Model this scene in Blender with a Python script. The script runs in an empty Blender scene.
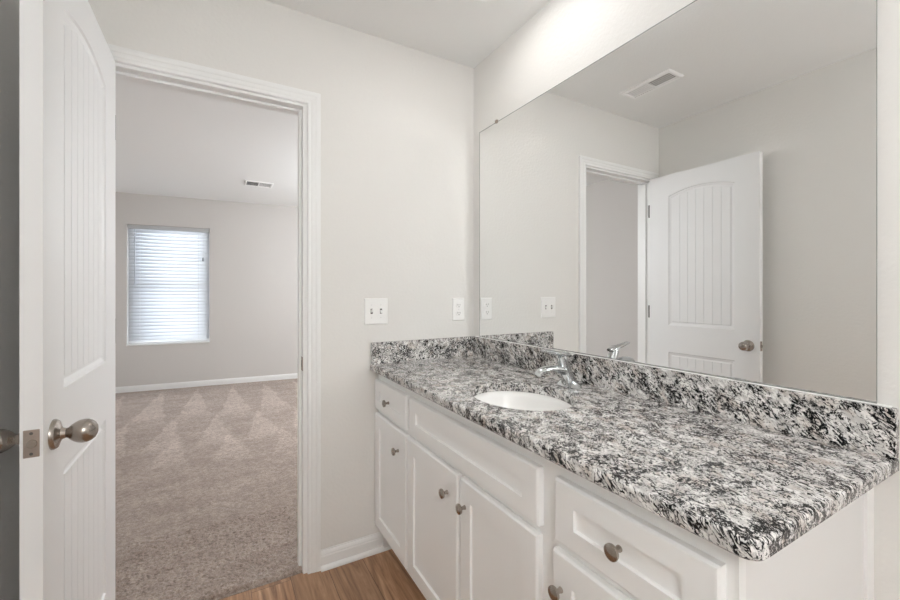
import bpy, bmesh, math, random
from mathutils import Vector, Matrix
random.seed(7)
PI = math.pi
SC = bpy.context.scene
COL = SC.collection

# ------------------------------------------------------------------ camera
F_PX, CX, CY, YAW = 412.9, 460.33, 292.6, 30.4267
CAM_AT = (-1.1954, -1.8934, 1.2243)
cam_data = bpy.data.cameras.new('camera')
cam_data.sensor_fit = 'HORIZONTAL'
cam_data.sensor_width = 36.0
cam_data.lens = F_PX / 900 * 36.0
cam_data.shift_x = (450 - CX) / 900
cam_data.shift_y = (CY - 300) / 900
cam_data.clip_start = 0.02
camera = bpy.data.objects.new('camera', cam_data)
COL.objects.link(camera)
camera.location = CAM_AT
camera.rotation_euler = (PI / 2, 0, -math.radians(YAW))
SC.camera = camera

# ------------------------------------------------------------------ world and exposure
world = bpy.data.worlds.new('overcast_sky')
SC.world = world
world.use_nodes = True
bg = world.node_tree.nodes['Background']
bg.inputs['Color'].default_value = (0.86, 0.93, 1.0, 1)
bg.inputs['Strength'].default_value = 4.4
SC.view_settings.view_transform = 'Standard'
SC.view_settings.look = 'None'
SC.view_settings.gamma = 1
SC.view_settings.use_curve_mapping = False
SC.view_settings.exposure = 0.0
DOWNLIGHT = 19.0          # radiance of the small recessed lens
DOME_FILL = 8.0          # radiance of the unseen flush lamp added over the vanity as fill
GLOBE_FILL = 31.0         # radiance of the unseen globe added behind the camera as fill
BED_FILL = 88.0           # radiance of the unseen globe added to brighten the bedroom
cy = SC.cycles
cy.use_denoising = True
cy.denoiser = 'OPENIMAGEDENOISE'
cy.denoising_input_passes = 'RGB_ALBEDO_NORMAL'
cy.max_bounces = 14
cy.diffuse_bounces = 8
cy.glossy_bounces = 6
cy.transmission_bounces = 8
cy.caustics_reflective = True
cy.sample_clamp_indirect = 40.0
cy.blur_glossy = 0.0

# ------------------------------------------------------------------ dimensions
H = 2.44                  # ceiling
XL = -1.637               # left wall
YF = -3.05                # wall behind the camera
WT = 0.115                # thickness of the door wall
JR, JL, JH = -0.876, -1.548, 2.034      # door jamb faces and head
BX0, BX1 = -2.44, 1.55    # bedroom
CT, CB = 0.888, 0.858     # countertop top and bottom
CFX, CEY = -0.578, -1.6215

# ------------------------------------------------------------------ materials
def new_mat(name):
    m = bpy.data.materials.new(name)
    m.use_nodes = True
    nt = m.node_tree
    return m, nt, nt.nodes['Principled BSDF']
def N(nt, kind, **kw):
    n = nt.nodes.new(kind)
    for k, v in kw.items():
        setattr(n, k, v)
    return n
def L(nt, a, b):
    nt.links.new(a, b)
def bump_noise(nt, bsdf, scale, strength, dist=0.002, detail=4):
    tc = N(nt, 'ShaderNodeTexCoord')
    no = N(nt, 'ShaderNodeTexNoise')
    no.inputs['Scale'].default_value = scale
    no.inputs['Detail'].default_value = detail
    L(nt, tc.outputs['Object'], no.inputs['Vector'])
    b = N(nt, 'ShaderNodeBump')
    b.inputs['Strength'].default_value = strength
    b.inputs['Distance'].default_value = dist
    L(nt, no.outputs['Fac'], b.inputs['Height'])
    L(nt, b.outputs['Normal'], bsdf.inputs['Normal'])
    return tc, no, b
def plain(name, col, rough=0.5, metal=0.0, bump=None, spec=None):
    m, nt, b = new_mat(name)
    b.inputs['Base Color'].default_value = (*col, 1)
    b.inputs['Roughness'].default_value = rough
    b.inputs['Metallic'].default_value = metal
    if spec is not None:
        b.inputs['Specular IOR Level'].default_value = spec
    if bump:
        bump_noise(nt, b, *bump)
    return m

M = {}
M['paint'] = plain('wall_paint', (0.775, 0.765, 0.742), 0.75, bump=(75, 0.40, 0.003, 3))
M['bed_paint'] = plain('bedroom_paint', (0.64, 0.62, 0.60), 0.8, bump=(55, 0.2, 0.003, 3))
M['ceiling'] = plain('ceiling_paint', (0.88, 0.885, 0.88), 0.85, bump=(90, 0.25, 0.003, 3))
M['bed_ceiling'] = plain('bedroom_ceiling_paint', (0.86, 0.87, 0.87), 0.85, bump=(90, 0.2, 0.003, 3))
M['trim'] = plain('white_trim_paint', (0.84, 0.845, 0.84), 0.35)
M['door'] = plain('white_door_paint', (0.80, 0.805, 0.81), 0.38, bump=(8, 0.03, 0.002, 2))
M['cabinet'] = plain('cabinet_paint', (0.87, 0.875, 0.87), 0.35)
M['cab_in'] = plain('cabinet_side_paint', (0.80, 0.80, 0.795), 0.5)
M['nickel'] = plain('satin_nickel', (0.40, 0.36, 0.325), 0.25, 1.0)
M['bronze'] = plain('dull_nickel', (0.40, 0.34, 0.30), 0.42, 1.0)
M['dark_hinge'] = plain('dark_hinge', (0.12, 0.11, 0.10), 0.5, 0.6)
M['chrome'] = plain('chrome', (0.62, 0.64, 0.65), 0.07, 1.0)
M['porcelain'] = plain('white_porcelain', (0.90, 0.895, 0.88), 0.12)
M['plastic'] = plain('white_plastic', (0.88, 0.88, 0.87), 0.35)
M['slot'] = plain('dark_slot', (0.10, 0.095, 0.09), 0.6)
M['vent'] = plain('vent_enamel', (0.95, 0.95, 0.95), 0.4)
M['duct'] = plain('duct_dark', (0.16, 0.16, 0.16), 0.8)
M['vinyl'] = plain('window_vinyl', (0.85, 0.86, 0.87), 0.4)
M['head_rail'] = plain('head_rail_grey', (0.50, 0.51, 0.52), 0.45)  # shade at the top of the window is put into this grey
M['rail'] = plain('blind_rail', (0.80, 0.80, 0.80), 0.45)
M['wand'] = plain('wand_plastic', (0.45, 0.47, 0.5), 0.3)
M['caulk'] = plain('white_caulk', (0.86, 0.86, 0.85), 0.5)

m, nt, b = new_mat('mirror_silver')
b.inputs['Base Color'].default_value = (0.885, 0.89, 0.885, 1)
b.inputs['Metallic'].default_value = 1
b.inputs['Roughness'].default_value = 0.0
M['mirror'] = m
M['mirror_edge'] = plain('mirror_edge', (0.20, 0.22, 0.21), 0.3)

m, nt, b = new_mat('window_glass')
b.inputs['Base Color'].default_value = (1, 1, 1, 1)
b.inputs['Roughness'].default_value = 0
b.inputs['Transmission Weight'].default_value = 1
b.inputs['IOR'].default_value = 1.45
M['glass'] = m

m, nt, b = new_mat('blind_slat')                      # thin vinyl slat lets daylight through
b.inputs['Base Color'].default_value = (0.88, 0.89, 0.90, 1)
b.inputs['Roughness'].default_value = 0.45
tr = N(nt, 'ShaderNodeBsdfTranslucent')
tr.inputs['Color'].default_value = (0.86, 0.89, 0.93, 1)
mx = N(nt, 'ShaderNodeMixShader')
mx.inputs[0].default_value = 0.35
L(nt, b.outputs[0], mx.inputs[1]); L(nt, tr.outputs[0], mx.inputs[2])
L(nt, mx.outputs[0], nt.nodes['Material Output'].inputs['Surface'])
M['slat'] = m

def emitter(name, col, s):
    m = bpy.data.materials.new(name); m.use_nodes = True
    nt = m.node_tree; nt.nodes.clear()
    e = N(nt, 'ShaderNodeEmission'); o = N(nt, 'ShaderNodeOutputMaterial')
    e.inputs['Color'].default_value = (*col, 1); e.inputs['Strength'].default_value = s
    L(nt, e.outputs[0], o.inputs['Surface'])
    return m
M['lens'] = emitter('downlight_lens', (1.0, 0.97, 0.94), DOWNLIGHT)
M['dome'] = emitter('bath_dome_glass', (0.98, 0.985, 1.0), DOME_FILL)
M['bath_globe'] = emitter('bath_globe_glass', (0.96, 0.98, 1.0), GLOBE_FILL)
M['bed_dome'] = emitter('bedroom_dome_glass', (0.93, 0.97, 1.0), BED_FILL)

def ramp(nt, stops, interp='LINEAR'):
    r = N(nt, 'ShaderNodeValToRGB')
    cr = r.color_ramp; cr.interpolation = interp
    while len(cr.elements) > 1: cr.elements.remove(cr.elements[-1])
    cr.elements[0].position = stops[0][0]
    c = stops[0][1]; cr.elements[0].color = (c, c, c, 1) if not isinstance(c, tuple) else (*c, 1)
    for p, c in stops[1:]:
        e = cr.elements.new(p); e.color = (c, c, c, 1) if not isinstance(c, tuple) else (*c, 1)
    return r
def mixc(nt, fac, a, c):
    n = N(nt, 'ShaderNodeMix', data_type='RGBA')
    if isinstance(fac, float): n.inputs[0].default_value = fac
    else: L(nt, fac, n.inputs[0])
    for s, v in ((6, a), (7, c)):
        if isinstance(v, tuple): n.inputs[s].default_value = (*v, 1)
        else: L(nt, v, n.inputs[s])
    return n.outputs[2]
def math_(nt, op, a, b_=None, c=None):
    n = N(nt, 'ShaderNodeMath', operation=op)
    for i, v in enumerate((a, b_, c)):
        if v is None: continue
        if isinstance(v, (int, float)): n.inputs[i].default_value = v
        else: L(nt, v, n.inputs[i])
    return n.outputs[0]
def vmath(nt, op, a, b_=None, scale=None):
    n = N(nt, 'ShaderNodeVectorMath', operation=op)
    for i, v in enumerate((a, b_)):
        if v is None: continue
        if isinstance(v, tuple): n.inputs[i].default_value = v
        else: L(nt, v, n.inputs[i])
    if scale is not None:
        if isinstance(scale, (int, float)): n.inputs['Scale'].default_value = scale
        else: L(nt, scale, n.inputs['Scale'])
    return n
def noise(nt, vec, scale, detail=4, rough=0.5, dist=0.0):
    n = N(nt, 'ShaderNodeTexNoise')
    n.inputs['Scale'].default_value = scale; n.inputs['Detail'].default_value = detail
    n.inputs['Roughness'].default_value = rough; n.inputs['Distortion'].default_value = dist
    L(nt, vec, n.inputs['Vector'])
    return n.outputs['Fac']

def granite():
    m, nt, b = new_mat('speckled_granite')
    geo = N(nt, 'ShaderNodeNewGeometry')
    d = Vector((-0.35, -0.80, -0.62)).normalized()
    P = geo.outputs['Position']
    dot = vmath(nt, 'DOT_PRODUCT', P, tuple(d)).outputs['Value']
    sub = vmath(nt, 'SCALE', (d.x, d.y, d.z), None, math_(nt, 'MULTIPLY', dot, 0.62)).outputs[0]
    S = vmath(nt, 'SUBTRACT', P, sub).outputs[0]
    cloud = noise(nt, P, 19, 4, 0.55, 0.5)
    grey = ramp(nt, [(0.42, 0.0), (0.56, 1.0)]); L(nt, noise(nt, S, 60, 5, 0.6, 0.8), grey.inputs[0])
    tan = ramp(nt, [(0.50, 0.0), (0.66, 1.0)]); L(nt, noise(nt, S, 30, 4, 0.6, 0.5), tan.inputs[0])
    base = mixc(nt, math_(nt, 'MULTIPLY', grey.outputs[0], 0.55), (0.84, 0.83, 0.815), (0.36, 0.345, 0.335))
    base = mixc(nt, math_(nt, 'MULTIPLY', tan.outputs[0], 0.46), base, (0.46, 0.36, 0.29))
    # black mica flecks: noise pushed up where the cloud says flecks gather
    fl = noise(nt, S, 135, 5, 0.62, 1.5)
    fl = math_(nt, 'ADD', fl, math_(nt, 'MULTIPLY', math_(nt, 'SUBTRACT', cloud, 0.5), 0.34))
    blk = ramp(nt, [(0.540, 0.0), (0.558, 1.0)]); L(nt, fl, blk.inputs[0])
    f2 = ramp(nt, [(0.585, 0.0), (0.625, 1.0)]); L(nt, noise(nt, S, 190, 3, 0.6, 0.6), f2.inputs[0])
    # thin lacy seams of mica between the white crystals
    def lace(scale, width, mscale, m0):
        a = math_(nt, 'ABSOLUTE', math_(nt, 'SUBTRACT', noise(nt, S, scale, 4, 0.6, 1.2), 0.5))
        rr = ramp(nt, [(width * 0.62, 1.0), (width, 0.0)]); L(nt, a, rr.inputs[0])
        mk = ramp(nt, [(m0, 0.0), (m0 + 0.05, 1.0)]); L(nt, math_(nt, 'ADD', noise(nt, S, mscale, 3, 0.6, 0.5), math_(nt, 'MULTIPLY', math_(nt, 'SUBTRACT', cloud, 0.5), 0.5)), mk.inputs[0])
        return math_(nt, 'MULTIPLY', rr.outputs[0], mk.outputs[0])
    lc = math_(nt, 'MAXIMUM', lace(42, 0.036, 28, 0.49), math_(nt, 'MULTIPLY', lace(76, 0.038, 40, 0.525), 0.95))
    allb = math_(nt, 'MAXIMUM', math_(nt, 'MAXIMUM', blk.outputs[0], lc), math_(nt, 'MULTIPLY', f2.outputs[0], 0.6))
    base = mixc(nt, math_(nt, 'MULTIPLY', allb, 1.0), base, (0.008, 0.008, 0.009))
    L(nt, base, b.inputs['Base Color'])
    b.inputs['Roughness'].default_value = 0.14
    b.inputs['Specular IOR Level'].default_value = 0.28
    return m
M['granite'] = granite()

def planks():
    m, nt, b = new_mat('oak_look_plank')
    tc = N(nt, 'ShaderNodeTexCoord')
    sx = N(nt, 'ShaderNodeSeparateXYZ'); L(nt, tc.outputs['Object'], sx.inputs[0])
    w, ln = 0.152, 1.22
    u = math_(nt, 'DIVIDE', math_(nt, 'ADD', sx.outputs[0], 5.03), w)
    row = math_(nt, 'FLOOR', u)
    wn = N(nt, 'ShaderNodeTexWhiteNoise', noise_dimensions='1D'); L(nt, row, wn.inputs['W'])
    v = math_(nt, 'ADD', math_(nt, 'DIVIDE', sx.outputs[1], ln), math_(nt, 'MULTIPLY', wn.outputs['Value'], 7.0))
    colr = math_(nt, 'FLOOR', v)
    w2 = N(nt, 'ShaderNodeTexWhiteNoise', noise_dimensions='2D')
    cb = N(nt, 'ShaderNodeCombineXYZ'); L(nt, row, cb.inputs[0]); L(nt, colr, cb.inputs[1]); L(nt, cb.outputs[0], w2.inputs['Vector'])
    # grain: stretched noise shifted per plank
    off = vmath(nt, 'SCALE', w2.outputs['Color'], None, 9.0).outputs[0]
    st = vmath(nt, 'MULTIPLY', tc.outputs['Object'], (1.0, 0.07, 1.0)).outputs[0]
    gp = vmath(nt, 'ADD', st, off).outputs[0]
    g1 = noise(nt, gp, 22, 6, 0.62, 1.6)
    g2 = noise(nt, gp, 120, 4, 0.6, 0.3)
    g = ramp(nt, [(0.34, (0.16, 0.076, 0.038)), (0.50, (0.40, 0.220, 0.118)), (0.68, (0.64, 0.415, 0.26))])
    L(nt, math_(nt, 'ADD', math_(nt, 'MULTIPLY', g1, 0.8), math_(nt, 'MULTIPLY', g2, 0.2)), g.inputs[0])
    c = mixc(nt, math_(nt, 'MULTIPLY', w2.outputs['Value'], 0.35), g.outputs[0], (0.26, 0.17, 0.11))
    fu = math_(nt, 'FRACT', u); fv = math_(nt, 'FRACT', v)
    eu = math_(nt, 'MINIMUM', fu, math_(nt, 'SUBTRACT', 1.0, fu))
    ev = math_(nt, 'MULTIPLY', math_(nt, 'MINIMUM', fv, math_(nt, 'SUBTRACT', 1.0, fv)), ln / w)
    seam = math_(nt, 'LESS_THAN', math_(nt, 'MINIMUM', eu, ev), 0.007)
    c = mixc(nt, math_(nt, 'MULTIPLY', seam, 0.75), c, (0.04, 0.022, 0.013))
    L(nt, c, b.inputs['Base Color'])
    b.inputs['Roughness'].default_value = 0.42
    bp_ = N(nt, 'ShaderNodeBump'); bp_.inputs['Strength'].default_value = 0.15; bp_.inputs['Distance'].default_value = 0.002
    L(nt, math_(nt, 'SUBTRACT', g1, seam), bp_.inputs['Height']); L(nt, bp_.outputs[0], b.inputs['Normal'])
    return m
M['planks'] = planks()

def carpet():
    m, nt, b = new_mat('taupe_cut_pile')
    tc = N(nt, 'ShaderNodeTexCoord'); P = tc.outputs['Object']
    sx = N(nt, 'ShaderNodeSeparateXYZ'); L(nt, P, sx.inputs[0])
    fine = noise(nt, P, 170, 4, 0.75)
    mid = noise(nt, P, 48, 4, 0.7)
    st = vmath(nt, 'MULTIPLY', P, (1.0, 2.2, 1.0)).outputs[0]
    nap = noise(nt, st, 2.6, 4, 0.55, 0.6)
    # brushed nap: the vacuum left pale wedges that point to the far wall
    wob = math_(nt, 'MULTIPLY', math_(nt, 'SUBTRACT', noise(nt, P, 6, 3), 0.5), 0.10)
    def wedges(yend, length, pitch, shift, width):
        yy = math_(nt, 'SUBTRACT', math_(nt, 'SUBTRACT', yend, math_(nt, 'MULTIPLY', sx.outputs[0], 0.093)), math_(nt, 'ADD', sx.outputs[1], wob))
        fx = math_(nt, 'FRACT', math_(nt, 'ADD', math_(nt, 'DIVIDE', math_(nt, 'ADD', sx.outputs[0], wob), pitch), shift))
        ax = math_(nt, 'ABSOLUTE', math_(nt, 'SUBTRACT', fx, 0.5))
        lim = math_(nt, 'MULTIPLY', yy, width / length)
        ins = math_(nt, 'SUBTRACT', lim, ax)
        r = ramp(nt, [(0.0, 0.0), (0.05, 1.0)]); L(nt, ins, r.inputs[0])
        fade = ramp(nt, [(0.0, 0.0), (0.06, 1.0), (0.75, 1.0), (1.0, 0.0)]); L(nt, math_(nt, 'DIVIDE', yy, length), fade.inputs[0])
        return math_(nt, 'MULTIPLY', r.outputs[0], fade.outputs[0])
    w1 = wedges(4.26, 1.70, 0.37, 0.30, 0.46)
    w2 = wedges(2.85, 1.10, 0.36, 0.85, 0.44)
    w3 = wedges(2.15, 0.80, 0.40, 0.25, 0.42)
    nr = ramp(nt, [(0.35, 0.0), (0.65, 1.0)]); L(nt, nap, nr.inputs[0])
    grit = ramp(nt, [(0.38, 0.0), (0.62, 1.0)]); L(nt, noise(nt, P, 14, 5, 0.6, 0.4), grit.inputs[0])
    lift = math_(nt, 'ADD', math_(nt, 'ADD', math_(nt, 'MULTIPLY', nr.outputs[0], 0.36), math_(nt, 'MULTIPLY', grit.outputs[0], 0.16)),
                 math_(nt, 'ADD', math_(nt, 'MULTIPLY', w1, 0.50), math_(nt, 'ADD', math_(nt, 'MULTIPLY', w2, 0.45), math_(nt, 'MULTIPLY', w3, 0.35))))
    c = mixc(nt, math_(nt, 'MINIMUM', lift, 1.0), (0.39, 0.310, 0.262), (0.68, 0.575, 0.510))
    fr = ramp(nt, [(0.40, 0.0), (0.58, 1.0)])
    L(nt, math_(nt, 'ADD', math_(nt, 'MULTIPLY', fine, 0.55), math_(nt, 'MULTIPLY', mid, 0.45)), fr.inputs[0])
    c = mixc(nt, math_(nt, 'MULTIPLY', math_(nt, 'SUBTRACT', 1.0, fr.outputs[0]), 0.70), c, (0.13, 0.092, 0.073))
    L(nt, c, b.inputs['Base Color'])
    b.inputs['Roughness'].default_value = 1.0
    b.inputs['Specular IOR Level'].default_value = 0.1
    b.inputs['Sheen Weight'].default_value = 0.25
    bp_ = N(nt, 'ShaderNodeBump'); bp_.inputs['Strength'].default_value = 0.9; bp_.inputs['Distance'].default_value = 0.008
    L(nt, math_(nt, 'ADD', math_(nt, 'MULTIPLY', fine, 0.5), mid), bp_.inputs['Height']); L(nt, bp_.outputs[0], b.inputs['Normal'])
    return m
M['carpet'] = carpet()

# ------------------------------------------------------------------ mesh helpers
def box(bm, x0, x1, y0, y1, z0, z1, mi=0):
    v = [bm.verts.new((x, y, z)) for x in (x0, x1) for y in (y0, y1) for z in (z0, z1)]
    for q in ((0, 1, 3, 2), (4, 6, 7, 5), (0, 4, 5, 1), (2, 3, 7, 6), (0, 2, 6, 4), (1, 5, 7, 3)):
        f = bm.faces.new([v[i] for i in q]); f.material_index = mi
    return v
def quad(bm, *pts, mi=0):
    f = bm.faces.new([bm.verts.new(p) for p in pts]); f.material_index = mi
    return f
def loft(bm, rings, closed=True, cap0=False, cap1=False, mi=0):
    R = [[bm.verts.new(p) for p in r] for r in rings]
    n = len(R[0])
    for a, c in zip(R, R[1:]):
        for i in range(n if closed else n - 1):
            j = (i + 1) % n
            f = bm.faces.new((a[i], a[j], c[j], c[i])); f.material_index = mi
    if cap0: f = bm.faces.new(R[0][::-1]); f.material_index = mi
    if cap1: f = bm.faces.new(R[-1]); f.material_index = mi
    return R
def frame_of(axis):
    a = Vector(axis).normalized()
    t = Vector((0, 0, 1)) if abs(a.z) < 0.9 else Vector((0, 1, 0))
    u = a.cross(t).normalized(); w = a.cross(u).normalized()
    return a, u, w
def lathe(bm, prof, at, axis, n=28, su=1.0, sw=1.0, mi=0):      # prof: (radius, distance along axis)
    a, u, w = frame_of(axis); at = Vector(at)
    rings = [[at + a * d + u * (max(r, 1e-5) * su * math.cos(2 * PI * i / n)) + w * (max(r, 1e-5) * sw * math.sin(2 * PI * i / n)) for i in range(n)] for r, d in prof]
    return loft(bm, rings, True, True, True, mi)
def tube(bm, pts, radii, n=16, sw=1.0):                          # swept round bar with given radii
    rings = []
    up = Vector((0, 1, 0))
    for i, p in enumerate(pts):
        p = Vector(p)
        d = (Vector(pts[min(i + 1, len(pts) - 1)]) - Vector(pts[max(i - 1, 0)])).normalized()
        s = up; t = d.cross(s).normalized()
        ru, rw = radii[i] if isinstance(radii[i], tuple) else (radii[i], radii[i])
        rings.append([p + s * (ru * math.cos(2 * PI * k / n)) + t * (rw * math.sin(2 * PI * k / n)) for k in range(n)])
    return loft(bm, rings, True, True, True)

def root_loc(o):
    while o.parent: o = o.parent
    return o.location.copy()
def obj(name, bm, mats, parent=None, at=None, smooth=False, bevel=None, seg=2):
    bmesh.ops.recalc_face_normals(bm, faces=bm.faces)
    off = Vector(at) if at is not None else (root_loc(parent) if parent else Vector((0, 0, 0)))
    bmesh.ops.translate(bm, vec=-off, verts=bm.verts)
    me = bpy.data.meshes.new(name); bm.to_mesh(me); bm.free()
    for mm in (mats if isinstance(mats, list) else [mats]):
        me.materials.append(M[mm])
    if smooth:
        for p in me.polygons: p.use_smooth = True
        me.set_sharp_from_angle(angle=math.radians(35))
    o = bpy.data.objects.new(name, me); COL.objects.link(o)
    if parent: o.parent = parent
    else: o.location = off
    if bevel:
        md = o.modifiers.new('bevel', 'BEVEL'); md.width = bevel; md.segments = seg
        md.limit_method = 'ANGLE'; md.angle_limit = math.radians(40)
    return o
def thing(name, loc, label=None, cat=None, group=None, kind=None, rotz=0):
    o = bpy.data.objects.new(name, None); COL.objects.link(o)
    o.location = loc; o.rotation_euler.z = rotz; o.empty_display_size = 0.1
    tag(o, label, cat, group, kind)
    return o
def tag(o, label=None, cat=None, group=None, kind=None):
    if label: o['label'] = label
    if cat: o['category'] = cat
    if group: o['group'] = group
    if kind: o['kind'] = kind
    return o
NB = bmesh.new

# ------------------------------------------------------------------ structure: bathroom shell
T = 0.12
bm = NB(); box(bm, XL - T, T, YF - T, -0.0, -0.06, 0.0); box(bm, JL - 0.02, JR + 0.02, -0.0, 0.012, -0.06, 0.0)
tag(obj('floor', bm, 'planks'), 'brown wood look plank floor of the bathroom', 'floor', kind='structure')
bm = NB(); box(bm, XL - T, T, YF - T, 0.0, H, H + 0.08)
tag(obj('ceiling', bm, 'ceiling'), 'flat off-white bathroom ceiling', 'ceiling', kind='structure')
# door wall with its opening; the bathroom face and bedroom face have their own paint
ox0, ox1, oz = JL - 0.018, JR + 0.018, JH + 0.018
bm = NB()
def wall_strip(bm, x0, x1, z0, z1):
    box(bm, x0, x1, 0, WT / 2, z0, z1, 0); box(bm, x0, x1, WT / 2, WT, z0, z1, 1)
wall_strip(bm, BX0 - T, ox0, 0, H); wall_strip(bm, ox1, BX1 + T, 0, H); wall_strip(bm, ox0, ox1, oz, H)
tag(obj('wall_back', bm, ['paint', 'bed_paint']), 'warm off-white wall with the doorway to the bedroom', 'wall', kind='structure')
bm = NB(); box(bm, 0, T, YF - T, 0, 0, H)
tag(obj('wall_right', bm, 'paint'), 'warm off-white wall behind the long mirror', 'wall', kind='structure')
bm = NB(); box(bm, XL - T, XL, YF - T, 0, 0, H)
tag(obj('wall_left', bm, 'paint'), 'off-white wall behind the open door', 'wall', kind='structure')
bm = NB(); box(bm, XL, 0, YF - T, YF, 0, H)
tag(obj('wall_front', bm, 'paint'), 'off-white wall facing the doorway', 'wall', kind='structure')

# bedroom shell
FAR_AT = Vector((-1.2, 4.4176, 0)); FAR_ROT = math.atan(-0.0932)
WX0, WX1, WZ0, WZ1 = -0.957, -0.0895, 0.584, 2.062     # window opening in the far wall's own frame
bm = NB(); box(bm, BX0 - T, BX1 + T, WT, 4.75, H, H + 0.08)
tag(obj('ceiling_bedroom', bm, 'bed_ceiling'), 'flat white bedroom ceiling seen through the doorway', 'ceiling', kind='structure')
bm = NB()
for a in ((-1.5, WX0, 0, H), (WX1, 3.0, 0, H), (WX0, WX1, 0, WZ0), (WX0, WX1, WZ1, H)):
    box(bm, a[0], a[1], 0, 0.13, a[2], a[3])
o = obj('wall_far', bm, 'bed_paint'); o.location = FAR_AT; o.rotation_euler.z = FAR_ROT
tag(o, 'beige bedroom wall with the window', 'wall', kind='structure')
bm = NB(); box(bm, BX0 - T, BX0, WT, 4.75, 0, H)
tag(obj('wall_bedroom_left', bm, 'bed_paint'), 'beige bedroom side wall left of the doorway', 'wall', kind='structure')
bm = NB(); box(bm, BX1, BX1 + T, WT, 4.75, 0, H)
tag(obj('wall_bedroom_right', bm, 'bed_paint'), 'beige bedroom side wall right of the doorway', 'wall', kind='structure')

# carpet: base slab plus a tufted, rolled edge at the threshold
from mathutils import noise as mn
bm = NB()
cx0, cx1 = JL - 0.016, JR + 0.016
nx, ny = 150, 120
rows = []
for j in range(ny + 1):
    t = j / ny
    y = 0.006 + (0.62 - 0.006) * t
    row = []
    for i in range(nx + 1):
        x = cx0 + (cx1 - cx0) * i / nx
        e = 0.014 + 0.009 * (cx1 - x) / (cx1 - cx0)        # the edge wanders slightly
        yy = y + e * (1 - t) + 0.006 * mn.noise(Vector((x * 60, y * 60, 1))) * (1 if j else 1.3)
        zz = 0.016 * min(1, (j / 3.0) ** 0.5) + 0.0065 * mn.noise(Vector((x * 85, y * 85, 3))) * min(1, j / 2) + 0.004 * mn.noise(Vector((x * 9, y * 9, 5)))
        if j == 0: zz = 0.001
        row.append(bm.verts.new((x, yy, max(zz, 0.001))))
    rows.append(row)
for a, c in zip(rows, rows[1:]):
    for i in range(nx): bm.faces.new((a[i], a[i + 1], c[i + 1], c[i]))
box(bm, BX0, BX1, WT, 4.65, -0.05, 0.010)
box(bm, cx0, cx1, 0.014, WT, -0.05, 0.0005)
carpet_o = obj('floor_bedroom', bm, 'carpet', smooth=True)
tag(carpet_o, 'taupe cut pile bedroom carpet with vacuum marks', 'carpet', kind='structure')

# ------------------------------------------------------------------ door casing and jamb
CAS = [(0.0, 0.0), (0.0, 0.009), (0.003, 0.0115), (0.012, 0.0118), (0.0145, 0.0108), (0.017, 0.0125), (0.029, 0.0140),
       (0.032, 0.0132), (0.035, 0.0155), (0.050, 0.0172), (0.0535, 0.0155), (0.0535, 0.0)]
def casing(bm, side):        # side -1: bathroom face, +1: bedroom face
    xi0, xi1, zi = JL - 0.0, JR + 0.0, JH + 0.0
    r = 0.0175
    xi0 -= r; xi1 += r; zi += r - 0.006
    y_of = (lambda t: -t) if side < 0 else (lambda t: WT + t)
    rings = []
    rings.append([(xi0 - w, y_of(t), 0) for w, t in CAS])
    rings.append([(xi0 - w, y_of(t), zi + w) for w, t in CAS])
    rings.append([(xi1 + w, y_of(t), zi + w) for w, t in CAS])
    rings.append([(xi1 + w, y_of(t), 0) for w, t in CAS])
    loft(bm, rings, True, True, True)
bm = NB(); casing(bm, -1)
tr1 = obj('trim_1', bm, 'trim', smooth=True)
tag(tr1, 'white moulded casing around the doorway', 'door frame', kind='structure')
bm = NB(); casing(bm, 1)
obj('bedroom_casing', bm, 'trim', tr1, smooth=True)
bm = NB()
box(bm, JR, JR + 0.018, 0, WT, 0, JH + 0.018); box(bm, JL - 0.018, JL, 0, WT, 0, JH + 0.018); box(bm, JL, JR, 0, WT, JH, JH + 0.018)
obj('jamb', bm, 'trim', tr1, bevel=0.001)
bm = NB()
box(bm, JR - 0.011, JR, 0.040, 0.074, 0, JH); box(bm, JL, JL + 0.011, 0.040, 0.074, 0, JH); box(bm, JL + 0.011, JR - 0.011, 0.040, 0.074, JH - 0.011, JH)
obj('door_stop', bm, 'trim', tr1, bevel=0.002)
bm = NB()
box(bm, JR - 0.0020, JR + 0.001, 0.001, 0.034, 0.883, 0.943)
obj('strike_plate', bm, 'bronze', tr1, bevel=0.0006)
bm = NB(); box(bm, JR - 0.0025, JR + 0.001, 0.012, 0.026, 0.899, 0.928, 0)
obj('strike_hole', bm, 'slot', tr1)

# ------------------------------------------------------------------ baseboards
BASE = [(0, 0), (0.0125, 0), (0.0125, 0.056), (0.0105, 0.060), (0.0105, 0.066), (0.0075, 0.074), (0.004, 0.079), (0.004, 0.083), (0, 0.083)]
SHOE = [(0.0125, 0), (0.027, 0), (0.0268, 0.006), (0.0245, 0.0115), (0.020, 0.0155), (0.0125, 0.018)]
def run(bm, prof, p0, p1, nrm):
    p0, p1, n = Vector(p0), Vector(p1), Vector(nrm)
    loft(bm, [[p + n * a + Vector((0, 0, z)) for a, z in prof] for p in (p0, p1)], True, True, True)
def baseboard(name, p0, p1, nrm, label, shoe=True):
    bm = NB(); run(bm, BASE, p0, p1, nrm)
    o = obj(name, bm, 'trim'); tag(o, label, 'baseboard', kind='structure')
    if shoe:
        bm = NB(); run(bm, SHOE, p0, p1, nrm); obj('shoe_molding', bm, 'trim', o)
    return o
baseboard('baseboard_back', (-0.805, 0, 0), (-0.47, 0, 0), (0, -1, 0), 'short white baseboard between the door casing and the vanity')
baseboard('baseboard_left', (XL, -0.02, 0), (XL, YF + 0.013, 0), (1, 0, 0), 'white baseboard along the wall behind the open door')
baseboard('baseboard_right', (0, -1.585, 0), (0, YF + 0.013, 0), (-1, 0, 0), 'white baseboard past the end of the vanity')
baseboard('baseboard_front', (XL + 0.03, YF, 0), (-0.03, YF, 0), (0, 1, 0), 'white baseboard behind the viewer')
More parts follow.
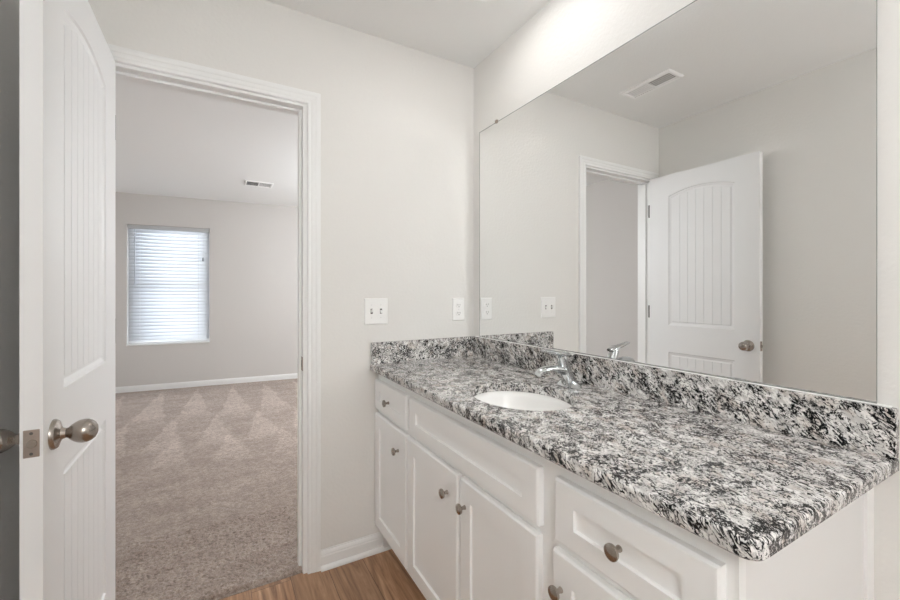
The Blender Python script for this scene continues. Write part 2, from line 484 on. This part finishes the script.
bm = NB(); run(bm, BASE, (-1.20, 0, 0.0), (2.75, 0, 0.0), (0, -1, 0))
o = obj('baseboard_far', bm, 'trim'); o.location = FAR_AT; o.rotation_euler.z = FAR_ROT
tag(o, 'white baseboard under the bedroom window', 'baseboard', kind='structure')
baseboard('baseboard_bedroom_left', (BX0, WT + 0.013, 0), (BX0, 4.5, 0), (1, 0, 0), 'white baseboard on the bedroom side wall', shoe=False)

# ------------------------------------------------------------------ window and blind
W = thing('window_1', (0, 0, 0), 'white framed bedroom window behind a closed blind', 'window', kind='structure')
def wobj(name, bm, mat, parent=None, **k):
    return obj(name, bm, mat, parent, **k)
bm = NB()
y0, y1, fw = 0.070, 0.120, 0.042
box(bm, WX0, WX0 + fw, y0, y1, WZ0 + 0.001, WZ1); box(bm, WX1 - fw, WX1, y0, y1, WZ0 + 0.001, WZ1)
box(bm, WX0 + fw, WX1 - fw, y0, y1, WZ0 + 0.001, WZ0 + fw); box(bm, WX0 + fw, WX1 - fw, y0, y1, WZ1 - fw, WZ1)
box(bm, WX0 + fw, WX1 - fw, y0 + 0.005, y1 - 0.01, 1.30, 1.345)
wobj('window_frame', bm, 'vinyl', W, bevel=0.002)
bm = NB(); box(bm, WX0 + fw, WX1 - fw, 0.092, 0.096, WZ0 + fw, 1.30); wobj('pane', bm, 'glass', W)
bm = NB(); box(bm, WX0 + fw, WX1 - fw, 0.092, 0.096, 1.345, WZ1 - fw); wobj('pane', bm, 'glass', W)
bm = NB(); box(bm, WX0 - 0.004, WX1 + 0.004, -0.012, 0.068, WZ0 - 0.012, WZ0 + 0.004); wobj('window_sill', bm, 'trim', W, bevel=0.002)
W.location = FAR_AT; W.rotation_euler.z = FAR_ROT
Bd = thing('window_blind', (0, 0, 0), 'closed white horizontal slat blind hanging in the bedroom window', 'blind')
bx0, bx1 = WX0 + 0.006, WX1 - 0.006
bm = NB(); box(bm, bx0, bx1, 0.012, 0.056, WZ1 - 0.052, WZ1 - 0.003); obj('head_rail', bm, 'head_rail', Bd, bevel=0.002)
bm = NB()
pitch = 0.043; z = WZ1 - 0.075; k = 0
while z > WZ0 + 0.045:
    ang = math.radians(62); hw = 0.025
    rings = []
    for s in range(7):
        q = -1 + 2 * s / 6
        cv = 0.0025 * (1 - q * q)
        yy = 0.034 + q * hw * math.cos(ang) - cv * math.sin(ang); zz = z + q * hw * math.sin(ang) + cv * math.cos(ang)
        rings.append([(bx0 + 0.004, yy, zz), (bx1 - 0.004, yy, zz)])
    loft(bm, rings, False)
    z -= pitch
sl = obj('slats', bm, 'slat', Bd, smooth=True)
sd = sl.modifiers.new('thickness', 'SOLIDIFY'); sd.thickness = 0.0015
bm = NB(); box(bm, bx0 + 0.002, bx1 - 0.002, 0.018, 0.050, WZ0 + 0.010, WZ0 + 0.026); obj('bottom_rail', bm, 'rail', Bd, bevel=0.003)
bm = NB()
for xx in (bx0 + 0.12, (bx0 + bx1) / 2, bx1 - 0.12):
    for yy in (0.020, 0.048):
        lathe(bm, [(0.0008, 0), (0.0008, WZ1 - WZ0 - 0.09)], (xx, yy, WZ0 + 0.03), (0, 0, 1), 6)
obj('ladder_cord', bm, 'rail', Bd)
bm = NB(); lathe(bm, [(0.004, 0), (0.004, 0.66), (0.005, 0.68)], (bx0 + 0.07, 0.008, WZ1 - 0.06), (0, 0, -1), 8); obj('tilt_wand', bm, 'wand', Bd)
bm = NB(); lathe(bm, [(0.0012, 0), (0.0012, 0.33)], (bx1 - 0.065, 0.007, WZ1 - 0.06), (0, 0, -1), 6); obj('pull_cord', bm, 'rail', Bd)
bm = NB(); lathe(bm, [(0.003, 0), (0.010, 0.012), (0.012, 0.04), (0.006, 0.05)], (bx1 - 0.065, 0.0, WZ1 - 0.38), (0, 0, -1), 12); obj('cord_tassel', bm, 'wand', Bd, smooth=True)
Bd.location = FAR_AT; Bd.rotation_euler.z = FAR_ROT

# ------------------------------------------------------------------ the open door
DX1 = -1.508; DX0 = DX1 - 0.035            # face towards the room, face towards the left wall
DY0, DY1 = -0.014, -0.716                  # hinge edge, latch edge
DZ0, DZ1 = 0.012, 2.040
PY0, PY1 = -0.158, -0.583                  # panel sides
def top_curve(y, zs, rise):
    u = (y - PY0) / (PY1 - PY0)
    return zs + rise * (1 - (2 * u - 1) ** 2)
panels = [(1.000, 1.892, 0.036), (0.250, 0.814, 0.0)]      # bottom, shoulder, rise
MOLD = [(0.0, 0.0), (0.004, 0.005), (0.010, 0.0065), (0.016, 0.009), (0.023, 0.0085), (0.026, 0.0045)]
def door_face(bm, x_of):
    NS = 24
    ys = [PY0 + (PY1 - PY0) * i / NS for i in range(NS + 1)]
    P = lambda d, y, z: (x_of(d), y, z)
    quad(bm, P(0, DY0, DZ0), P(0, PY0, DZ0), P(0, PY0, DZ1), P(0, DY0, DZ1))
    quad(bm, P(0, PY1, DZ0), P(0, DY1, DZ0), P(0, DY1, DZ1), P(0, PY1, DZ1))
    quad(bm, P(0, PY0, DZ0), P(0, PY1, DZ0), P(0, PY1, panels[1][0]), P(0, PY0, panels[1][0]))
    quad(bm, P(0, PY0, panels[1][1]), P(0, PY1, panels[1][1]), P(0, PY1, panels[0][0]), P(0, PY0, panels[0][0]))
    for a, c in zip(ys, ys[1:]):
        quad(bm, P(0, a, top_curve(a, panels[0][1], panels[0][2])), P(0, c, top_curve(c, panels[0][1], panels[0][2])), P(0, c, DZ1), P(0, a, DZ1))
    for zb, zs, rise in panels:
        rings = []
        for w, d in MOLD:
            ring = [P(d, PY0 - w, zb + w), P(d, PY1 + w, zb + w)]
            for i in range(NS + 1):
                u = i / NS
                y = (PY1 + w) + ((PY0 - w) - (PY1 + w)) * u
                ring.append(P(d, y, zs + rise * (1 - (2 * u - 1) ** 2) - w))
            rings.append(ring)
        loft(bm, rings, True)
        # plank field with V grooves
        w, d0 = MOLD[-1]
        fy0, fy1 = PY0 - w, PY1 + w
        zt = lambda y: zs + rise * (1 - (2 * (y - fy0) / (fy1 - fy0) - 1) ** 2) - w
        nb = 7; g = 0.0028; stops = [(fy0, d0)]
        for k in range(1, nb):
            yc = fy0 + (fy1 - fy0) * k / nb
            stops += [(yc + g, d0), (yc, d0 + 0.0022), (yc - g, d0)]
        stops.append((fy1, d0))
        fine = []
        for (ya, da), (yb, db) in zip(stops, stops[1:]):
            n = 4 if abs(yb - ya) > 0.01 else 1
            for q in range(n):
                fine.append((ya + (yb - ya) * q / n, da + (db - da) * q / n))
        fine.append(stops[-1])
        for (ya, da), (yb, db) in zip(fine, fine[1:]):
            quad(bm, P(da, ya, zb + w), P(db, yb, zb + w), P(db, yb, zt(yb)), P(da, ya, zt(ya)))
D = thing('door_1', (JL, -0.008, 0), 'open white two panel door with arched plank upper panel', 'door', kind='structure')
bm = NB()
door_face(bm, lambda d: DX1 - d); door_face(bm, lambda d: DX0 + d)
for y in (DY0, DY1): quad(bm, (DX0, y, DZ0), (DX1, y, DZ0), (DX1, y, DZ1), (DX0, y, DZ1))
for zz in (DZ0, DZ1): quad(bm, (DX0, DY0, zz), (DX1, DY0, zz), (DX1, DY1, zz), (DX0, DY1, zz))
bmesh.ops.remove_doubles(bm, verts=bm.verts, dist=0.0002)
obj('door_leaf', bm, 'door', D)
KY, KZ = -0.656, 0.912
for s, xf in ((1, DX1), (-1, DX0)):
    bm = NB(); lathe(bm, [(0.0, -0.001), (0.033, -0.001), (0.033, 0.003), (0.030, 0.008), (0.018, 0.012), (0.015, 0.014)], (xf, KY, KZ), (s, 0, 0), 32)
    ro = obj('rosette', bm, 'nickel', D, smooth=True)
    L_ = 1.0 if s > 0 else 0.80
    bm = NB(); lathe(bm, [(0.014, 0.010), (0.0125, 0.016), (0.0105, 0.022), (0.0120, 0.0255), (0.0165, 0.030), (0.0210, 0.036), (0.0245, 0.043), (0.0260, 0.051), (0.0255, 0.058), (0.0225, 0.065), (0.0175, 0.071), (0.010, 0.0748), (0.0, 0.076)],
                     (xf, KY, KZ), (s, 0, 0), 32)
    obj('door_knob', bm, 'nickel', D, smooth=True)
bm = NB()
xc = (DX0 + DX1) / 2
box(bm, xc - 0.0125, xc + 0.0125, DY1 - 0.0015, DY1 + 0.001, KZ - 0.0285 + 0.002, KZ + 0.0285 + 0.002)
lp = obj('latch_plate', bm, 'bronze', D, bevel=0.0012)
bm = NB()
lathe(bm, [(0.0085, 0), (0.0085, 0.004), (0.0080, 0.0045)], (xc + 0.001, DY1 - 0.001, KZ + 0.002), (0, -1, 0), 20)
obj('latch_bolt', bm, 'nickel', lp, smooth=True)
bm = NB()
for dz in (-0.021, 0.021): lathe(bm, [(0.0033, 0), (0.0028, 0.0012)], (xc, DY1 - 0.001, KZ + 0.002 + dz), (0, -1, 0), 12)
obj('plate_screw', bm, 'slot', lp)
for zz in (0.22, 1.088, 1.812):
    bm = NB(); lathe(bm, [(0.0, -0.003), (0.004, -0.003), (0.0065, 0), (0.0065, 0.089), (0.004, 0.092), (0, 0.092)], (JL + 0.012, -0.013, zz - 0.044), (0, 0, 1), 14)
    box(bm, JL + 0.008, DX1 - 0.001, -0.0135, -0.002, zz - 0.044, zz + 0.044)
    obj('hinge', bm, 'dark_hinge', D)

# ------------------------------------------------------------------ vanity cabinet
FX = -0.537            # face frame front
DF = -0.556            # door and drawer front face
VY0, VY1 = -0.004, -1.5785
V = thing('vanity_cabinet', (-0.28, -0.79, 0), 'long white shaker vanity cabinet with brushed nickel knobs', 'cabinet')
bm = NB()
th = 0.018
box(bm, FX + 0.02, -0.002, VY0 - th, VY0, 0.0, CB)                     # side against the door wall
for a in ((FX + 0.075, -0.002, 0.0, 0.10), (FX + 0.02, -0.002, 0.10, CB)):
    box(bm, a[0], a[1], VY1, VY1 + th, a[2], a[3])
box(bm, FX + 0.02, -0.002, VY1 + th, VY0 - th, 0.10, 0.118)             # floor of the cabinet
box(bm, -0.012, -0.002, VY1 + th, VY0 - th, 0.118, CB)                  # back
obj('body', bm, 'cab_in', V)
bm = NB()
def fr(y0, y1, z0, z1): box(bm, FX, FX + 0.02, y1, y0, z0, z1)
fr(VY0, -0.028, 0.10, CB); fr(-0.360, -0.425, 0.10, CB); fr(-1.143, -1.218, 0.10, CB); fr(-1.548, VY1, 0.10, CB)
for ya, yb in ((-0.028, -0.360), (-0.425, -1.143), (-1.218, -1.548)):
    fr(ya, yb, 0.805, CB); fr(ya, yb, 0.645, 0.682); fr(ya, yb, 0.10, 0.145)
fr(-0.775, -0.81, 0.145, 0.645)
obj('face_frame', bm, 'cabinet', V)
bm = NB(); box(bm, FX + 0.068, FX + 0.075, VY1 + 0.0, VY0, 0.0, 0.10); obj('toe_kick', bm, 'cabinet', V)
bm = NB(); box(bm, -0.040, -0.001, VY1 - 0.006, VY1, 0.0, CB); obj('scribe_strip', bm, 'cabinet', V, bevel=0.001)

def shaker(bm, y0, y1, z0, z1, sy, sz):          # y0 > y1; front faces -x
    def rect(iy, iz, d): return [(DF + d, y0 - iy, z0 + iz), (DF + d, y1 + iy, z0 + iz), (DF + d, y1 + iy, z1 - iz), (DF + d, y0 - iy, z1 - iz)]
    rings = [rect(0, 0, 0.0189), rect(0, 0, 0.0055), rect(0.0035, 0.0035, 0.0006), rect(0.006, 0.006, 0), rect(sy, sz, 0), rect(sy + 0.0015, sz + 0.0015, 0.006), rect(sy + 0.003, sz + 0.003, 0.0075)]
    loft(bm, rings, True, True, True)
def knob(parent, y, z):
    bm = NB()
    lathe(bm, [(0.0065, -0.001), (0.0065, 0.002), (0.0052, 0.005), (0.0050, 0.012), (0.0085, 0.0155), (0.0145, 0.018), (0.0155, 0.021), (0.0150, 0.024), (0.0105, 0.0265), (0.0, 0.0275)], (DF, y, z), (-1, 0, 0), 28)
    obj('knob', bm, 'nickel', parent, smooth=True)
def front(kind, y0, y1, z0, z1, kn=None, label=None):
    bm = NB(); shaker(bm, y0, y1, z0, z1, 0.058, 0.058 if kind == 'door' else 0.046)
    o = obj(kind, bm, 'cabinet', V)
    if kn: knob(o, *kn)
    if label: o['label'] = label
DT, DB, RT, RB = 0.658, 0.128, 0.817, 0.679
front('drawer', -0.006, -0.378, RB, RT, (-0.190, 0.745), 'small drawer nearest the door wall')
front('false_drawer_front', -0.410, -1.158, RB, RT, None, 'wide plain panel without knobs under the sink')
front('drawer', -1.212, -1.561, RB, RT, (-1.384, 0.751), 'drawer at the near end of the vanity')
front('door', -0.006, -0.374, DB, DT, (-0.300, 0.574))
front('door', -0.392, -0.783, DB, DT, (-0.722, 0.580))
front('door', -0.802, -1.155, DB, DT, (-0.832, 0.580))
front('door', -1.207, -1.561, DB, DT, (-1.234, 0.582))

# ------------------------------------------------------------------ countertop with splashes
SX, SY, SA, SB = -0.336, -0.824, 0.151, 0.190       # sink centre and half axes of its cut-out
def counter():
    bm = NB()
    r = 0.028; pts = [(-0.001, -0.002), (-0.001, CEY)]
    # near front corner is rounded
    for k in range(9):
        a = PI / 2 * k / 8
        pts.append((CFX + r - r * math.sin(a), CEY + r - r * math.cos(a)))
    pts.append((CFX, -0.002))
    def inset(d):
        out = []
        for x, y in pts:
            nx_, ny_ = x, y
            if y <= CEY + r + 1e-6 and x <= CFX + r + 1e-6:
                c = Vector((CFX + r, CEY + r)); v = Vector((x, y)) - c; v = v.normalized() * (r - d); nx_, ny_ = c.x + v.x, c.y + v.y
            else:
                if abs(x - CFX) < 1e-6: nx_ = x + d
                if abs(y - CEY) < 1e-6: ny_ = y + d
            out.append((nx_, ny_))
        return out
    ns = 64
    hole = lambda e: [(SX + (SA + e) * math.cos(2 * PI * i / ns), SY + (SB + e) * math.sin(2 * PI * i / ns)) for i in range(ns)]
    prof = [(0.006, CT), (0.003, CT - 0.0012), (0.001, CT - 0.0035), (0.0, CT - 0.007), (0.0, CB + 0.005), (0.003, CB + 0.0015), (0.006, CB)]
    R = loft(bm, [[(x, y, z) for x, y in inset(d)] for d, z in prof])
    hp = [(0.003, CT), (0.001, CT - 0.001), (0.0, CT - 0.003), (0.0, CB)]
    Q = loft(bm, [[(x, y, z) for x, y in hole(e)] for e, z in hp])
    for ra, qa in ((R[0], Q[0]), (R[-1], Q[-1])):
        ed = []
        for ring in (ra, qa):
            for i in range(len(ring)):
                ed.append(bm.edges.get((ring[i], ring[(i + 1) % len(ring)])))
        bmesh.ops.triangle_fill(bm, use_beauty=True, edges=ed)
    return bm
CO = thing('countertop', (-0.28, -0.80, CB), 'black and white speckled granite countertop on the vanity', 'countertop')
obj('slab', counter(), 'granite', CO)
bm = NB(); box(bm, -0.020, -0.001, CEY, -0.002, CT, 0.989); obj('backsplash', bm, 'granite', CO, bevel=0.002)
bm = NB(); box(bm, -0.574, -0.0205, -0.020, -0.002, CT, 0.989); obj('side_splash', bm, 'granite', CO, bevel=0.002)
bm = NB(); box(bm, -0.0085, -0.0002, CEY + 0.01, -0.03, 0.989, 0.9915); obj('caulk_line', bm, 'caulk', CO)

# ------------------------------------------------------------------ sink
S_ = thing('sink', (SX, SY, CB - 0.15), 'white oval undermount sink set in the granite countertop', 'sink')
bm = NB(); ns = 64
prof = [(0.012, -0.0005), (0.004, -0.0005), (0.000, -0.004), (-0.004, -0.020), (-0.010, -0.045), (-0.022, -0.080), (-0.045, -0.110), (-0.075, -0.130), (-0.105, -0.140), (-0.128, -0.1445)]
outer = [(-0.125, -0.156), (-0.09, -0.152), (-0.055, -0.138), (-0.02, -0.10), (0.002, -0.05), (0.006, -0.012), (0.012, -0.010)]
rings = [[(SX + (SA + e) * math.cos(2 * PI * i / ns), SY + (SB + e) * math.sin(2 * PI * i / ns) * (1 if e > -0.1 else 1 - 0.6 * min(1, (-0.1 - e) / 0.03)), CB + z) for i in range(ns)] for e, z in prof + outer]
loft(bm, rings + [rings[0]], True, False, False)
bmesh.ops.remove_doubles(bm, verts=bm.verts, dist=1e-5)
obj('bowl', bm, 'porcelain', S_, smooth=True)
bm = NB(); lathe(bm, [(0.0, -0.020), (0.024, -0.02), (0.024, 0.0), (0.034, 0.002), (0.032, 0.004), (0.022, 0.003), (0.019, 0.0055), (0.0, 0.007)], (SX, SY, CB - 0.1445), (0, 0, 1), 28); obj('drain', bm, 'chrome', S_, smooth=True)

# ------------------------------------------------------------------ faucet
FXc, FYc = -0.108, -0.812
Fa = thing('faucet', (FXc, FYc, CT), 'chrome single lever faucet behind the sink', 'faucet')
bm = NB()
lathe(bm, [(0.0, 0.0004), (0.028, 0.0004), (0.029, 0.003), (0.027, 0.007), (0.023, 0.014), (0.017, 0.022), (0.0, 0.024)], (FXc, FYc, CT), (0, 0, 1), 36)
for v in bm.verts:
    v.co.y = FYc + (v.co.y - FYc) * 2.0
obj('base_plate', bm, 'chrome', Fa, smooth=True)
bm = NB()
tube(bm, [(FXc, FYc, CT + 0.010), (FXc - 0.002, FYc, CT + 0.020), (FXc - 0.007, FYc, CT + 0.036), (FXc - 0.014, FYc, CT + 0.055), (FXc - 0.023, FYc, CT + 0.077), (FXc - 0.033, FYc, CT + 0.099), (FXc - 0.038, FYc, CT + 0.112), (FXc - 0.040, FYc, CT + 0.117)],
     [0.027, 0.0255, 0.0235, 0.0215, 0.0200, 0.0195, 0.017, 0.007], 24)
obj('body', bm, 'chrome', Fa, smooth=True)
bm = NB()
tube(bm, [(FXc - 0.006, FYc, CT + 0.046), (FXc - 0.032, FYc, CT + 0.060), (FXc - 0.060, FYc, CT + 0.068), (FXc - 0.090, FYc, CT + 0.071), (FXc - 0.115, FYc, CT + 0.070), (FXc - 0.135, FYc, CT + 0.065), (FXc - 0.146, FYc, CT + 0.057)],
     [(0.020, 0.016), (0.0195, 0.014), (0.019, 0.013), (0.0185, 0.0125), (0.018, 0.0125), (0.017, 0.012), (0.015, 0.010)], 20)
obj('spout', bm, 'chrome', Fa, smooth=True)
bm = NB()
tube(bm, [(FXc - 0.012, FYc, CT + 0.114), (FXc - 0.030, FYc, CT + 0.119), (FXc - 0.060, FYc, CT + 0.125), (FXc - 0.090, FYc, CT + 0.131), (FXc - 0.115, FYc, CT + 0.136), (FXc - 0.122, FYc, CT + 0.137)],
     [(0.014, 0.006), (0.020, 0.010), (0.016, 0.008), (0.013, 0.0065), (0.013, 0.006), (0.009, 0.004)], 18)
obj('lever', bm, 'chrome', Fa, smooth=True)

# ------------------------------------------------------------------ mirror
MY0, MY1, MZ0, MZ1 = -0.068, -1.589, 0.9915, 2.068
Mi = thing('wall_mirror', (-0.003, (MY0 + MY1) / 2, MZ0), 'large frameless wall mirror standing on the granite backsplash', 'mirror')
bm = NB(); box(bm, -0.0064, -0.0006, MY1, MY0, MZ0, MZ1, 1)
for f in bm.faces:
    if abs(f.calc_center_median().x + 0.0064) < 1e-5: f.material_index = 0
obj('mirror_glass', bm, ['mirror', 'mirror_edge'], Mi)
bm = NB(); box(bm, -0.0068, -0.0062, MY1, MY0, MZ1 - 0.0025, MZ1); box(bm, -0.0068, -0.0062, MY0 - 0.0025, MY0, MZ0, MZ1); box(bm, -0.0068, -0.0062, MY1, MY0, MZ0 + 0.0005, MZ0 + 0.0025)
obj('mirror_edge', bm, 'mirror_edge', Mi)
for yy in (-0.222, -1.36):
    bm = NB(); box(bm, -0.011, -0.0005, yy - 0.008, yy + 0.008, MZ1 - 0.005, MZ1 + 0.010); obj('mirror_clip', bm, 'bronze', Mi, bevel=0.001)
bm = NB(); box(bm, -0.011, -0.0066, -1.34, -1.31, 0.9915, 0.997); obj('mirror_clip', bm, 'chrome', Mi, bevel=0.001)

# ------------------------------------------------------------------ switch and outlet plates
def plate(name, xc, w, zc, h, label, cat):
    t_ = thing(name, (xc, 0, zc), label, cat)
    bm = NB(); x0, x1, z0, z1 = xc - w / 2, xc + w / 2, zc - h / 2, zc + h / 2
    rect = lambda i, y: [(x0 + i, y, z0 + i), (x1 - i, y, z0 + i), (x1 - i, y, z1 - i), (x0 + i, y, z1 - i)]
    loft(bm, [rect(0, -0.0001), rect(0, -0.002), rect(0.0015, -0.0045), rect(0.004, -0.006)], True, True, True)
    obj('cover_plate', bm, 'plastic', t_)
    return t_
t = plate('light_switch', -0.548, 0.116, 1.136, 0.124, 'white double toggle switch plate beside the door casing', 'light switch')
for dx in (-0.023, 0.023):
    bm = NB(); box(bm, t.location.x + dx - 0.0052, t.location.x + dx + 0.0052, -0.0065, -0.005, 1.136 - 0.012, 1.136 + 0.012); obj('toggle_slot', bm, 'slot', t)
    up = 1 if dx < 0 else -1
    bm = NB(); x_ = t.location.x + dx
    loft(bm, [[(x_ - 0.004, -0.006, 1.136 - 0.006), (x_ + 0.004, -0.006, 1.136 - 0.006), (x_ + 0.004, -0.006, 1.136 + 0.006), (x_ - 0.004, -0.006, 1.136 + 0.006)],
              [(x_ - 0.0033, -0.017, 1.136 + up * 0.007 - 0.003), (x_ + 0.0033, -0.017, 1.136 + up * 0.007 - 0.003), (x_ + 0.0033, -0.017, 1.136 + up * 0.007 + 0.003), (x_ - 0.0033, -0.017, 1.136 + up * 0.007 + 0.003)]], True, True, True)
    obj('toggle', bm, 'plastic', t, bevel=0.0008)
    for dz in (-0.030, 0.030):
        bm = NB(); lathe(bm, [(0.0032, 0), (0.0026, 0.0012)], (x_, -0.006, 1.136 + dz), (0, -1, 0), 10); obj('screw', bm, 'rail', t)
t = plate('wall_outlet', -0.0965, 0.071, 1.136, 0.120, 'white duplex wall outlet beside the mirror corner', 'outlet')
for dz in (-0.021, 0.021):
    bm = NB(); lathe(bm, [(0.0165, -0.0005), (0.0165, 0.0012), (0.0155, 0.002), (0, 0.002)], (-0.0965, -0.006, 1.136 + dz), (0, -1, 0), 24)
    for v in bm.verts: v.co.z = 1.136 + dz + max(-0.0135, min(0.0135, v.co.z - 1.136 - dz))
    so = obj('socket', bm, 'plastic', t)
    bm = NB()
    for dx, hh in ((-0.0062, 0.0040), (0.0062, 0.0032)): box(bm, -0.0965 + dx - 0.0011, -0.0965 + dx + 0.0011, -0.0088, -0.0075, 1.136 + dz + 0.003 - hh, 1.136 + dz + 0.003 + hh)
    lathe(bm, [(0.0024, 0), (0.0024, 0.0013)], (-0.0965, -0.0075, 1.136 + dz - 0.0075), (0, -1, 0), 10)
    obj('socket_hole', bm, 'slot', so)
bm = NB(); lathe(bm, [(0.0030, 0), (0.0024, 0.0012)], (-0.0965, -0.006, 1.136), (0, -1, 0), 10); obj('screw', bm, 'rail', t)

# ------------------------------------------------------------------ ceiling vents
def vent(loc, lx, ly, label, along):
    t_ = thing('ceiling_vent', loc, label, 'air vent', rotz=0)
    cx_, cy_, z_ = loc
    def bxx(bm, a0, a1, b0, b1, z0, z1):        # a along the long side
        if along == 'y': box(bm, cx_ + b0, cx_ + b1, cy_ + a0, cy_ + a1, z0, z1)
        else: box(bm, cx_ + a0, cx_ + a1, cy_ + b0, cy_ + b1, z0, z1)
    la, lb = (ly, lx) if along == 'y' else (lx, ly)
    e = 0.022
    bm = NB()
    def ring(i, z):
        a, b_ = la / 2 - i, lb / 2 - i
        p = [(-a, -b_), (a, -b_), (a, b_), (-a, b_)]
        return [((cx_ + q, cy_ + p_, z) if along == 'y' else (cx_ + p_, cy_ + q, z)) for p_, q in p]
    loft(bm, [ring(0, z_ - 0.0002), ring(0, z_ - 0.003), ring(0.006, z_ - 0.010), ring(e - 0.004, z_ - 0.010), ring(e, z_ - 0.003), ring(e, z_ - 0.0002)], True)
    bxx(bm, -0.005, 0.005, -(lb / 2 - e), lb / 2 - e, z_ - 0.007, z_ - 0.001)
    obj('vent_frame', bm, 'vent', t_)
    bm = NB(); bxx(bm, -(la / 2 - e), la / 2 - e, -(lb / 2 - e), lb / 2 - e, z_ - 0.0014, z_ - 0.0004); obj('duct_opening', bm, 'duct', t_)
    bm = NB(); n = 5
    for half in (-1, 1):
        a0, a1 = (-(la / 2 - e), -0.005) if half < 0 else (0.005, la / 2 - e)
        for k in range(n):
            bc = -(lb / 2 - e) + (lb - 2 * e) * (k + 0.5) / n
            hw = (0.0060, 0.0028)[half < 0] if along == 'y' else (0.0026, 0.0125)[half > 0]
            p = [(a0, bc - hw, z_ - 0.0052), (a1, bc - hw, z_ - 0.0052), (a1, bc + hw, z_ - 0.0040), (a0, bc + hw, z_ - 0.0040)]
            p2 = [(a, b_, zz + 0.0010) for a, b_, zz in p]
            mp = (lambda a, b_, zz: (cx_ + b_, cy_ + a, zz)) if along == 'y' else (lambda a, b_, zz: (cx_ + a, cy_ + b_, zz))
            loft(bm, [[mp(*q) for q in p], [mp(*q) for q in p2]], True, True, True)
    obj('louvres', bm, 'vent', t_)
    return t_
vent((-0.998, -0.375, H), 0.135, 0.322, 'white louvred vent in the bathroom ceiling, seen in the mirror', 'y')
vent((-0.800, 3.235, H), 0.285, 0.235, 'small white louvred vent in the bedroom ceiling', 'x')

# ------------------------------------------------------------------ recessed light and added fill lamps (all out of the frame)
def downlight(loc, r, mat, label):
    t_ = thing('recessed_light', loc, label, 'ceiling light')
    bm = NB(); lathe(bm, [(r, 0.0), (r + 0.018, 0.0), (r + 0.020, 0.003), (r + 0.004, 0.008), (r, 0.006)], loc, (0, 0, -1), 40); 
    for f in [f for f in bm.faces if len(f.verts) > 4]: bm.faces.remove(f)
    obj('trim_ring', bm, 'vent', t_, smooth=True)
    bm = NB(); lathe(bm, [(0, 0.0005), (r, 0.0005), (r, 0.005), (0, 0.0055)], loc, (0, 0, -1), 40); obj('lens', bm, mat, t_)
def fill_dome(name, loc, r, mat, label):  # body for an added, unseen fill lamp on the ceiling
    t_ = thing(name, loc, label, 'ceiling light')
    bm = NB(); lathe(bm, [(0, 0.0), (r + 0.01, 0.0), (r + 0.01, 0.02), (r - 0.005, 0.024), (0, 0.024)], loc, (0, 0, -1), 48); obj('ceiling_pan', bm, 'nickel', t_, smooth=True)
    pr = [(r * math.cos(a), 0.0245 + 0.07 * math.sin(a)) for a in [PI / 2 * k / 10 for k in range(11)]]
    bm = NB(); lathe(bm, [(0, 0.0242)] + pr, loc, (0, 0, -1), 48); obj('glass_dome', bm, mat, t_, smooth=True)
downlight((-0.29, -0.55, H), 0.085, 'lens', 'small round recessed ceiling light over the sink')
fill_dome('flush_mount_light', (-0.31, -0.84, H), 0.12, 'dome', 'round flush ceiling light above the vanity')
def fill_pendant(at, drop, r, mat, label):  # hanging lamp body, added out of view only for its fill light
    t_ = thing('pendant_light', at, label, 'ceiling light')
    bm = NB(); lathe(bm, [(0, 0), (0.06, 0), (0.06, 0.02), (0.008, 0.03), (0.008, drop - r - 0.02), (0.05, drop - r - 0.01), (0.05, drop - r + 0.012), (0, drop - r + 0.012)], at, (0, 0, -1), 32); obj('stem', bm, 'nickel', t_, smooth=True)
    bm = NB(); lathe(bm, [(r * math.sin(PI * k / 16), drop - r * math.cos(PI * k / 16)) for k in range(17)], at, (0, 0, -1), 40); obj('globe', bm, mat, t_, smooth=True)
fill_pendant((0.85, 2.3, H), 0.66, 0.17, 'bed_dome', 'white globe pendant light of the bedroom')
fill_pendant((-1.22, -2.72, H), 0.68, 0.15, 'bath_globe', 'white globe pendant light behind the viewer')
